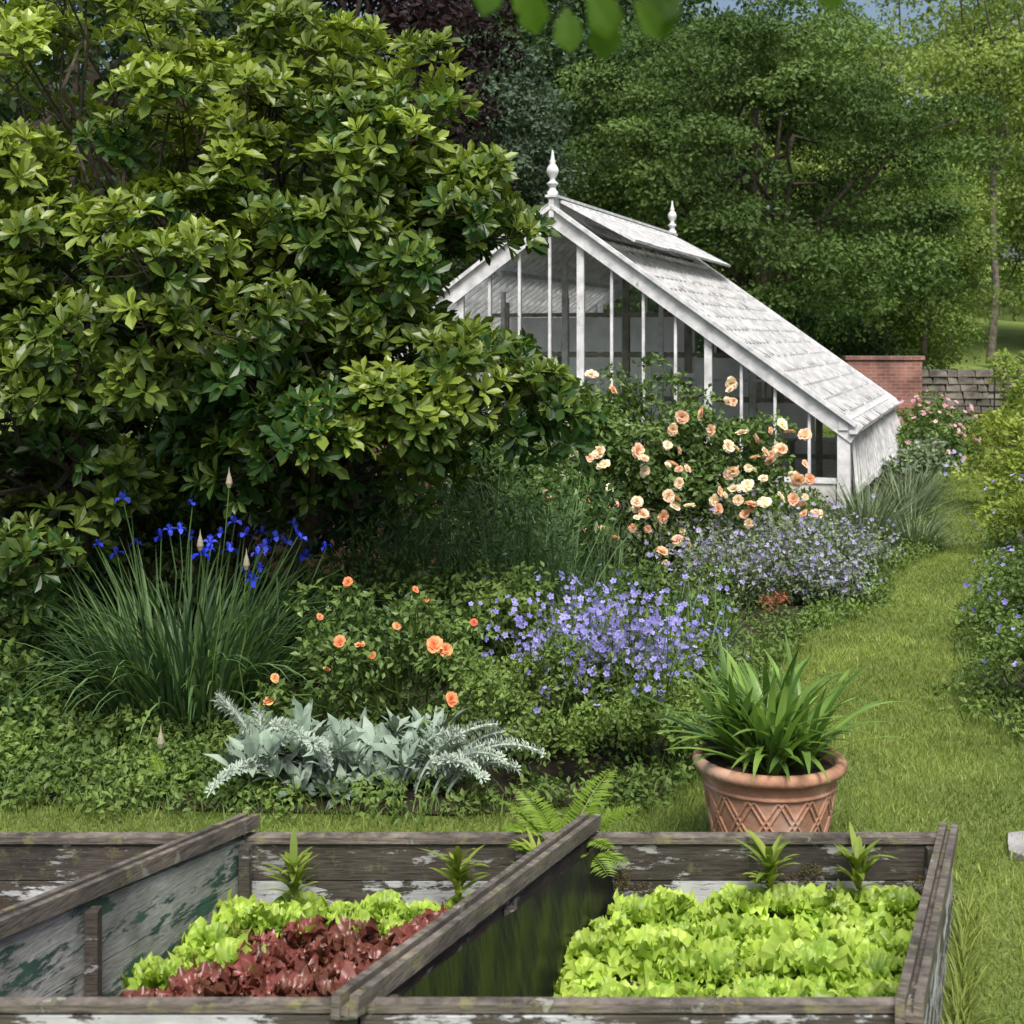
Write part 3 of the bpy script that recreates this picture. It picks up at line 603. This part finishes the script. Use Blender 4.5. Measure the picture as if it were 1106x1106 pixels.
S('mid_border_shrub',(.1,16.3,.6),(1.6,.8,.6),60,(.2,.35),110,.1,shrubM,(.2,.7))
S('mid_border_shrub',(3.0,15.5,.2),(.9,.7,.25),50,(.12,.2),110,.07,shrubM,(.4,.9),fl=FL5,nf=50,fs=.035,fmat=paleviM)
mb=MB()
n=1700;P=np.c_[U(-4.2,5,n),U(6.5,17,n)];P2=np.c_[U(-3.6,-1.1,420),U(6.6,8.2,420)];P=np.r_[P,P2];k=inpoly(P+A([0,-.04]),BED)|inpoly(P,BED2);P=P[k&(np.abs(P[:,0])<P[:,1]*.42+.3)]
clumps(mb,T2,np.c_[P,U(.0,.07,len(P))],U(.07,.18,len(P)),46,.042,0,U(.2,.9,len(P)),.25,.8,.7,.2)
def edge(poly,i0,i1,dens,off):
    for i in range(i0,i1):
        a,b=poly[i],poly[i+1];L=np.linalg.norm(b-a);n=max(2,int(L*dens));t=rng.random(n)[:,None];q=a+(b-a)*t+rng.normal(size=(n,2))*off
        clumps(mb,T2,np.c_[q,U(.02,.07,n)],U(.07,.17,n),60,.04,0,U(.3,1.,n),.25,.8,.8,.2)
        m_=n*14;t=rng.random(m_)[:,None];q=a+(b-a)*t+rng.normal(size=(m_,2))*off*1.2
        straps(mb,np.c_[q,np.zeros(m_)],U(0,6.28,m_),U(.06,.2,m_),.007,U(.7,1.5,m_),U(0,1.2,m_),3,0,U(.3,1,m_))
edge(BED,0,11,11,.07);edge(BED2,0,5,9,.08)
mb.build('ground_cover_plants',[shrubM])
S('red_leaved_plant',(2.02,11.0,.1),(.13,.1,.12),9,(.04,.07),34,.05,redleafM,(.3,.9),tpl=TN,stems=0)
def fern(mb,b,nf,L):
    for i in range(nf):
        az=i*2.4+U(-.3,.3);e0=U(.9,1.35);bd=U(.6,1.4);l=L*U(.7,1.1);k=30;s=np.linspace(.1,1,k);o=np.ones(k)
        P=arc(A(b)[None]*o[:,None],az*o,l*o,e0*o,bd*o,s);tube(mb,P,np.linspace(.003,.001,k),3,0,.7)
        sd=A([-sin(az),cos(az),0.]);fw=nz(np.gradient(P,axis=0))
        w=l*.2*np.sin(pi*np.clip(s*.93,0,1))**.7*U(.85,1.1,k)
        up=np.cross(fw,sd)+.2*rdir(k)
        for sg in (1,-1): inst(mb,TN,P,sd*sg+fw*.4+.08*rdir(k),up,np.stack([w*.7,w,w],1),0,U(.4,.95,k))
mb=MB();fern(mb,(.2,5.43,.14),13,.43);fern(mb,(.04,5.5,.04),7,.36);mb.build('fern_plant',[fernM])
mb=MB();fern(mb,(-1.65,6.75,0),8,.22);fern(mb,(-2.5,7.0,0),7,.22);mb.build('fern_plant',[fernM])
mb=MB()
for cx,cy,h,n in ((3.75,14.9,.75,620),(4.15,14.5,.5,360),(4.6,16.4,.7,480),(5.35,18.6,.6,340)):
    rr=.18*np.sqrt(rng.random(n));a=U(0,6.28,n);straps(mb,np.c_[cx+rr*np.cos(a),cy+rr*np.sin(a),np.zeros(n)],a+U(-.6,.6,n),h*U(.6,1.2,n),U(.008,.016,n),U(.35,1.45,n),U(.1,1.,n),5,0,U(0,.8,n))
mb.build('ornamental_grass',[lavM])
S('flowering_shrub',(7.0,23.5,.35),(.7,1.,.5),40,(.18,.3),100,.1,shrubM,(.2,.8),fl=FL5,nf=60,fs=.045,fmat=pinkM)
S('flowering_shrub',(8.2,27.5,.4),(.8,1.,.6),40,(.2,.32),100,.1,shrubM,(.2,.8),fl=FL5,nf=60,fs=.05,fmat=pinkM)
S('flowering_shrub',(6.0,20.6,.3),(.5,.8,.35),30,(.14,.24),100,.08,lavM,(.2,.8),fl=FL5,nf=35,fs=.03,fmat=paleviM)
S('garden_shrub',(10.3,34,.6),(1.,.9,.8),40,(.25,.4),110,.13,darkM,(.6,1))
S('garden_shrub',(12.6,35.,.6),(1.4,.9,.7),40,(.25,.4),110,.13,shrubM,(.3,.9))
S('garden_shrub',(9.,34.5,.6),(1.,.9,.9),40,(.25,.4),110,.13,treeM,(.3,.9))
S('yellow_green_shrub',(6.5,17.5,.6),(.75,1.1,.75),60,(.18,.3),120,.08,limeM,(.3,.9))
S('yellow_green_shrub',(8.6,22.5,.9),(.9,1.3,1.2),60,(.22,.36),120,.1,limeM,(.1,.7))
S('yellow_green_shrub',(11.1,27.5,1.1),(.9,1.2,1.5),60,(.25,.4),120,.12,shrubM,(.5,1))
S('yellow_green_shrub',(5.35,14,.35),(.6,.8,.4),45,(.14,.22),120,.06,limeM,(.2,.8),fl=FL5,nf=40,fs=.03,fmat=paleviM)
S('catmint_plant',(3.75,9.6,.35),(.5,.9,.4),60,(.12,.2),130,.045,shrubM,(.3,.9),fl=FL5,nf=120,fs=.02,fmat=violetM)
S('catmint_plant',(3.2,8.3,.25),(.38,.5,.3),40,(.1,.16),120,.04,shrubM,(.3,.9),fl=FL5,nf=60,fs=.018,fmat=violetM)
# ------------------------------------------------------------------ terracotta pot
m,nt=newmat('terracotta');c=ramp(nt,noise(nt,6,9),[(.3,(.28,.14,.085)),(.5,(.48,.26,.165)),(.7,(.62,.44,.34))])
at=noise(nt,2.5,6);c=mixc(nt,ramp(nt,at,[(.5,0.),(.62,.45)]),c,(.16,.15,.1))
p=N(nt,'ShaderNodeBsdfPrincipled',Roughness=.9);nt.links.new(c,p.inputs['Base Color']);b=N(nt,'ShaderNodeBump',Strength=.35,Distance=.01);nt.links.new(noise(nt,40,6),b.inputs['Height']);nt.links.new(b.outputs[0],p.inputs['Normal']);out(nt,p.outputs[0]);terra=m
pot=empty('terracotta_pot',(1.07,5.85,0))
mb=MB();lathe(mb,[(0,.0),(.205,.0),(.215,.02),(.22,.04),(.272,.38),(.278,.405),(.295,.412),(.312,.422),(.318,.438),(.314,.456),(.298,.466),(.28,.464),(.27,.44),(.26,.40),(.25,.39)],sides=64)
def potr(z): return .2195+(.272-.22)*(z-.04)/.34
nlz=14
for i in range(nlz):
    for sg in (1,-1):
        t=np.linspace(0,1,12);a=2*pi*i/nlz+sg*t*2*pi/nlz*1.5;z=.06+t*.29;r=potr(z)+.002
        for o in (-.011,.011): tube(mb,np.c_[r*np.cos(a+o/.24),r*np.sin(a+o/.24),z],.0065+(.0005 if sg>0 else 0),5)
t=np.linspace(0,2*pi,49)
for z in (.055,.36): tube(mb,np.c_[(potr(z)+.002)*np.cos(t),(potr(z)+.002)*np.sin(t),np.full(49,z)],.01,6)
mb.build('pot_body',[terra],True,parent=pot)
mb=MB();a=np.linspace(0,2*pi,33)[:-1];mb.add(np.c_[.265*np.cos(a),.265*np.sin(a),np.full(32,.42)],[A([list(range(32))])]);mb.build('potting_soil',[soil],parent=pot)
mb=MB()
for cx,cy,n in ((0,0,70),(-.13,.03,42),(.13,-.02,48),(.02,.12,32),(-.02,-.12,40)):
    a=U(0,6.28,n);rr=.05*rng.random(n);straps(mb,np.c_[cx+rr*np.cos(a),cy+rr*np.sin(a),np.full(n,.42)],a,U(.28,.56,n),U(.032,.05,n),U(.5,1.5,n),U(.1,1.4,n),9,0,U(.1,1,n),.22,1.6)
mb.build('agapanthus_leaves',[agaM],True,parent=pot)
# ------------------------------------------------------------------ cold frames
dk=peelwood('weathered_timber',(.02,.017,.013),(.1,.085,.07),(.4,.4,.39),.34,(2,2,7),lichen=.25)
wp=peelwood('flaking_white_timber',(.03,.026,.02),(.11,.095,.075),(.55,.57,.58),.5,(1.5,1.5,6))
gp=peelwood('flaking_green_timber',(.16,.17,.15),(.42,.44,.42),(.035,.1,.075),.42,(1.5,1.5,6))
rail=peelwood('grey_rail_timber',(.04,.034,.027),(.22,.19,.16),(.3,.3,.25),.28,(3,3,3),lichen=.5)
m,nt=newmat('black_plastic');p=N(nt,'ShaderNodeBsdfPrincipled',Roughness=.36);p.inputs['Base Color'].default_value=(.006,.007,.008,1);p.inputs['Specular IOR Level'].default_value=.35
b=N(nt,'ShaderNodeBump',Strength=.5,Distance=.03);nt.links.new(noise(nt,5,5,mapv(nt,(3,3,1))),b.inputs['Height']);nt.links.new(b.outputs[0],p.inputs['Normal']);out(nt,p.outputs[0]);plast=m
YB,YN=5.3,3.47;ZB,ZN=.315,.565;SH=.66
def sidep(x0,t,z=0,dx=0): return A([x0-SH*t+dx,YB-(YB-YN)*t,z])
xsd=[-3.65,-2.33,-1.015,.286,1.647]
bays=[(0,1),(1,2),(2,3),(3,4)]
for bi,(i,j) in enumerate(bays):
    xa,xb=xsd[i],xsd[j];mb=MB();e=.004
    for z0,z1,mt in ((.0,.15,1),(.156,ZB-.022,0)):
        box(mb,(xa+e,YB,z0),(xb-e,YB+.035,z1),mt)
    box(mb,(xa+e,YB-.012,ZB-.02),(xb-e,YB+.05,ZB+.004),3)
    for z0,z1 in ((0,.17),(.175,.345),(.35,ZN-.025)):
        box(mb,(xa-SH+e,YN-.035+U(0,.004),z0),(xb-SH-e,YN,z1),1)
    box(mb,(xa-SH+e,YN-.03,ZN-.018),(xb-SH-e,YN+.012,ZN+.002),3)
    for (f0,f1) in ((0,.5),(.51,.99)):
        w=.03
        p0=[sidep(xb,.004,ZB*f0,-w/2),sidep(xb,.004,ZB*f0,w/2),sidep(xb,.996,ZN*f0,w/2),sidep(xb,.996,ZN*f0,-w/2)]
        p1=[sidep(xb,.004,ZB*f1,-w/2),sidep(xb,.004,ZB*f1,w/2),sidep(xb,.996,ZN*f1,w/2),sidep(xb,.996,ZN*f1,-w/2)]
        mt={1:2,0:2,2:0,3:1}[bi]
        prism(mb,p0,p1,mt)
    for dx,h in ((-.022,.05),(.022,.05),(0,.02)):
        up=.045 if bi<3 else .012
        beam(mb,sidep(xb,-.03,ZB+up-(.012 if dx==0 else 0),dx),sidep(xb,1.045,ZN+up*.5-(.012 if dx==0 else 0),dx),.023 if dx else .02,h*(1.15 if dx<0 else 1),mat=3)
    for t in (.03,.5,.96):
        q=sidep(xb,t,0,.04);zt=ZB+(ZN-ZB)*t-.02
        if bi<3: box(mb,(q[0]-.02,q[1]-.03,0),(q[0]+.02,q[1]+.02,zt),0)
    box(mb,(xb-.09,YB-.04,0),(xb-.03,YB-.002,ZB-.03),1)
    g=[sidep(xa,.01,.07,.02),sidep(xb,.01,.07,-.02),sidep(xb,.99,.07,-.02),sidep(xa,.99,.07,.02)]
    nu=24;uu,vv=np.meshgrid(np.linspace(0,1,nu),np.linspace(0,1,nu));G=(g[0][None,None]*(1-uu[...,None])+g[1][None,None]*uu[...,None])*(1-vv[...,None])+(g[3][None,None]*(1-uu[...,None])+g[2][None,None]*uu[...,None])*vv[...,None]
    G[...,2]+=.02*rng.normal(size=G.shape[:2])
    mb.add(G,[A([[b*nu+a,b*nu+a+1,(b+1)*nu+a+1,(b+1)*nu+a] for b in range(nu-1) for a in range(nu-1)])],4)
    if bi==3:
        nu,nv=60,10;V=np.zeros((nv,nu,3))
        for b_ in range(nv):
            for a_ in range(nu):
                t=.03+.94*a_/(nu-1);h=1-b_/(nv-1);zt=ZB+(ZN-ZB)*t-.01
                off=.07+(.012*sin(t*17+2*sin(t*9)+h*2)+.006*sin(t*46+h*9))*(1-h*.6)+.06*(1-h)
                V[b_,a_]=sidep(xa,t,.06+(zt-.06)*h,off)
        mb.add(V,[A([[b*nu+a,b*nu+a+1,(b+1)*nu+a+1,(b+1)*nu+a] for b in range(nv-1) for a in range(nu-1)])],5)
    mb.build('cold_frame',[dk,wp,gp,rail,soil,plast])
def lettuce(mb,cen,sc,nl,mat):
    cen=A(cen,float);N_=len(cen)*nl;c=np.repeat(cen,nl,0);q=np.tile((np.arange(nl)+.5)/nl,len(cen));S_=np.repeat(sc*U(.75,1.2,len(cen)),nl)
    az=np.repeat(U(0,6.28,len(cen)),nl)+np.tile(np.arange(nl)*2.4,len(cen))+U(-.2,.2,N_)
    e0=1.5-.75*q+U(-.15,.15,N_);bd=.3+1.0*q+U(-.3,.5,N_);L=S_*(.65+.45*q)*U(.8,1.2,N_)
    nu,nv=15,9;u=np.linspace(-1,1,nu);v=np.linspace(0,1,nv);Uu,Vv=np.meshgrid(u,v)
    ve=Vv*(1-.28*Uu**2);h=np.stack([np.cos(az),np.sin(az),0*az],1);sd=np.stack([-np.sin(az),np.cos(az),0*az],1)
    m=10;r=np.zeros((N_,nv,nu));z=np.zeros((N_,nv,nu))
    for i in range(m):
        e=e0[:,None,None]-bd[:,None,None]*(ve[None]*(i+.5)/m)**1.2
        r+=np.cos(e)*ve[None]*L[:,None,None]/m;z+=np.sin(e)*ve[None]*L[:,None,None]/m
    e=e0[:,None,None]-bd[:,None,None]*ve[None]**1.2
    nr=-np.sin(e)[...,None]*h[:,None,None]+np.cos(e)[...,None]*A([0,0,1.])
    hw=(.12+.42*Vv**.75)[None]*L[:,None,None]*Uu[None]
    ph=U(0,6.28,N_)[:,None,None];ph2=U(0,6.28,N_)[:,None,None]
    am=L[:,None,None]*(Vv**1.5*(.25+.75*np.abs(Uu)))[None]
    am2=L[:,None,None]*(Vv**3)[None]
    off=.14*am*np.sin(8*Uu*Vv+4*Vv+ph)+.11*am2*np.sin(15*Uu+ph2)+.07*am*np.sin(16*Vv+5*Uu+ph2)-L[:,None,None]*.12*(1-Uu**2)[None]*Vv[None]
    P=c[:,None,None]+r[...,None]*h[:,None,None]+z[...,None]*A([0,0,1.])+hw[...,None]*sd[:,None,None]+off[...,None]*nr
    P+=rng.normal(size=P.shape)*.0026
    k=nu*nv;f=A([[b*nu+a,b*nu+a+1,(b+1)*nu+a+1,(b+1)*nu+a] for b in range(nv-1) for a in range(nu-1)])
    F=(f[None]+(np.arange(N_)*k)[:,None,None]).reshape(-1,4)
    tt=np.clip((.05+.8*Vv[None]-.2*(np.abs(Uu)[None]<.12)*1.0)+U(-.35,.25,N_)[:,None,None],0,1)
    mb.add(P,[F],mat,tt.ravel())
def bayp(bi,u,t,z): 
    i,j=bays[bi];x=xsd[i]+(xsd[j]-xsd[i])*u;return sidep(x,t,z)
mb=MB();c=[]
for a in np.linspace(.16,.88,8):
    for b in np.linspace(.1,.93,10): c.append(bayp(3,a+U(-.035,.03),b+U(-.03,.03),.04+U(0,.05)))
lettuce(mb,c,.145,17,0);mb.build('lettuce_bed',[lettM],True)
def isgreen(a,b): return b<.19-.08*(a>.6) or (a<.2 and b<.42)
mb=MB();mr=MB();c=[];cr=[]
for a in np.linspace(.1,.9,8):
    for b in np.linspace(.08,.92,12):
        q=bayp(2,a+U(-.03,.03),b+U(-.02,.02),.05);g_=isgreen(a+U(-.06,.06),b+U(-.04,.04));(c if g_ else cr).append(q)
lettuce(mb,c,.14,15,0);c=[bayp(1,U(.5,.9),U(.1,.9),.06) for _ in range(12)];lettuce(mb,c,.14,14,0)
mb.build('lettuce_bed',[lettM],True)
lettuce(mr,cr,.13,18,0);c=[bayp(1,U(.5,.9),U(.3,.7),.06) for _ in range(4)];lettuce(mr,c,.13,14,0)
mr.build('red_lettuce_bed',[redM],True)
mb=MB()
for bi,u,t in ((2,.22,.1),(2,.68,.1),(2,.9,.08),(3,.52,.07),(3,.76,.07)):
    b=bayp(bi,u,t,.07);tube(mb,[b,b+A([.01,0,.12]),b+A([0,0,.2])],.006,5,0,.5)
    for z in np.linspace(.1,.2,5):
        n=6;straps(mb,np.tile(b+A([0,0,z]),(n,1)),U(0,6.28,n),U(.08,.17,n),U(.02,.034,n),U(.5,1.3,n),U(.2,1.1,n),5,0,U(.1,.8,n))
mb.build('lily_seedlings',[limeM])
mb=MB();
for u in (.12,.62,.95):
    clumps(mb,T2,[bayp(3,u+U(-.06,.06)*.8,.02,.1+U(0,.1)) for _ in range(6)],.04,110,.01,0,.5)
mb.build('moss_patches',[leafmat('moss',(.05,.035,.012),(.1,.09,.025),.1)])
# ------------------------------------------------------------------ overhanging branch
mb=MB();br=A([(2.6,.6,3.3),(1.6,1.1,2.95),(.9,1.35,2.74),(.4,1.3,2.6),(.1,1.3,2.56),(-.1,1.32,2.53)]);tube(mb,br,np.linspace(.02,.003,6),6,1)
lp=[(-.01,1.3,2.54,-.4),(.01,1.3,2.53,.3),(.05,1.32,2.512,.1),(.065,1.25,2.515,.6),(.09,1.32,2.51,-.1),(.11,1.28,2.51,.7),(.13,1.3,2.53,.2),(.15,1.3,2.535,-.3),(.285,1.26,2.545,.1),(.03,1.36,2.55,-.8),(.075,1.3,2.53,.3),(.3,1.3,2.58,.5),(.5,1.3,2.63,.2)]
for x,y,z,dx in lp:
    tube(mb,[(x-dx*.01,y,z+.045),(x,y,z)],.0012,3,1)
    inst(mb,T8,[(x,y,z)],[(dx,U(-.3,.3),-.9)],[(U(-.3,.3),-1,.4)],A([[.075,.05,.05]])*U(.85,1.15),0,[U(.0,.8)])
mb.build('overhanging_branch',[hangM,bark])
# ------------------------------------------------------------------ light, world, camera
EL=58
w=bpy.data.worlds.new('World');bpy.context.scene.world=w;w.use_nodes=True;nt=w.node_tree;bg=nt.nodes['Background']
sk=nt.nodes.new('ShaderNodeTexSky');sk.sky_type='NISHITA';sk.sun_disc=False;sk.sun_elevation=radians(EL);sk.sun_rotation=radians(172);sk.air_density=1.;sk.dust_density=5.
nt.links.new(sk.outputs[0],bg.inputs[0]);bg.inputs[1].default_value=.15
l=bpy.data.lights.new('sun','SUN');l.energy=4.4;l.angle=radians(24);l.color=(1,.965,.91);lo=bpy.data.objects.new('sun',l);lo.rotation_euler=(radians(90-EL),0,radians(8));bpy.context.scene.collection.objects.link(lo)
cd=bpy.data.cameras.new('camera');co=bpy.data.objects.new('camera',cd);co.location=(0,0,2.2);co.rotation_euler=(radians(90),0,0);cd.sensor_width=36;cd.lens=49.4;cd.shift_y=-.17;cd.clip_end=2000;cd.clip_start=.05
cd.dof.use_dof=True;cd.dof.focus_distance=8;cd.dof.aperture_fstop=5.6
bpy.context.scene.collection.objects.link(co);bpy.context.scene.camera=co
s=bpy.context.scene;s.view_settings.view_transform='Standard';s.view_settings.look='None';s.view_settings.exposure=0
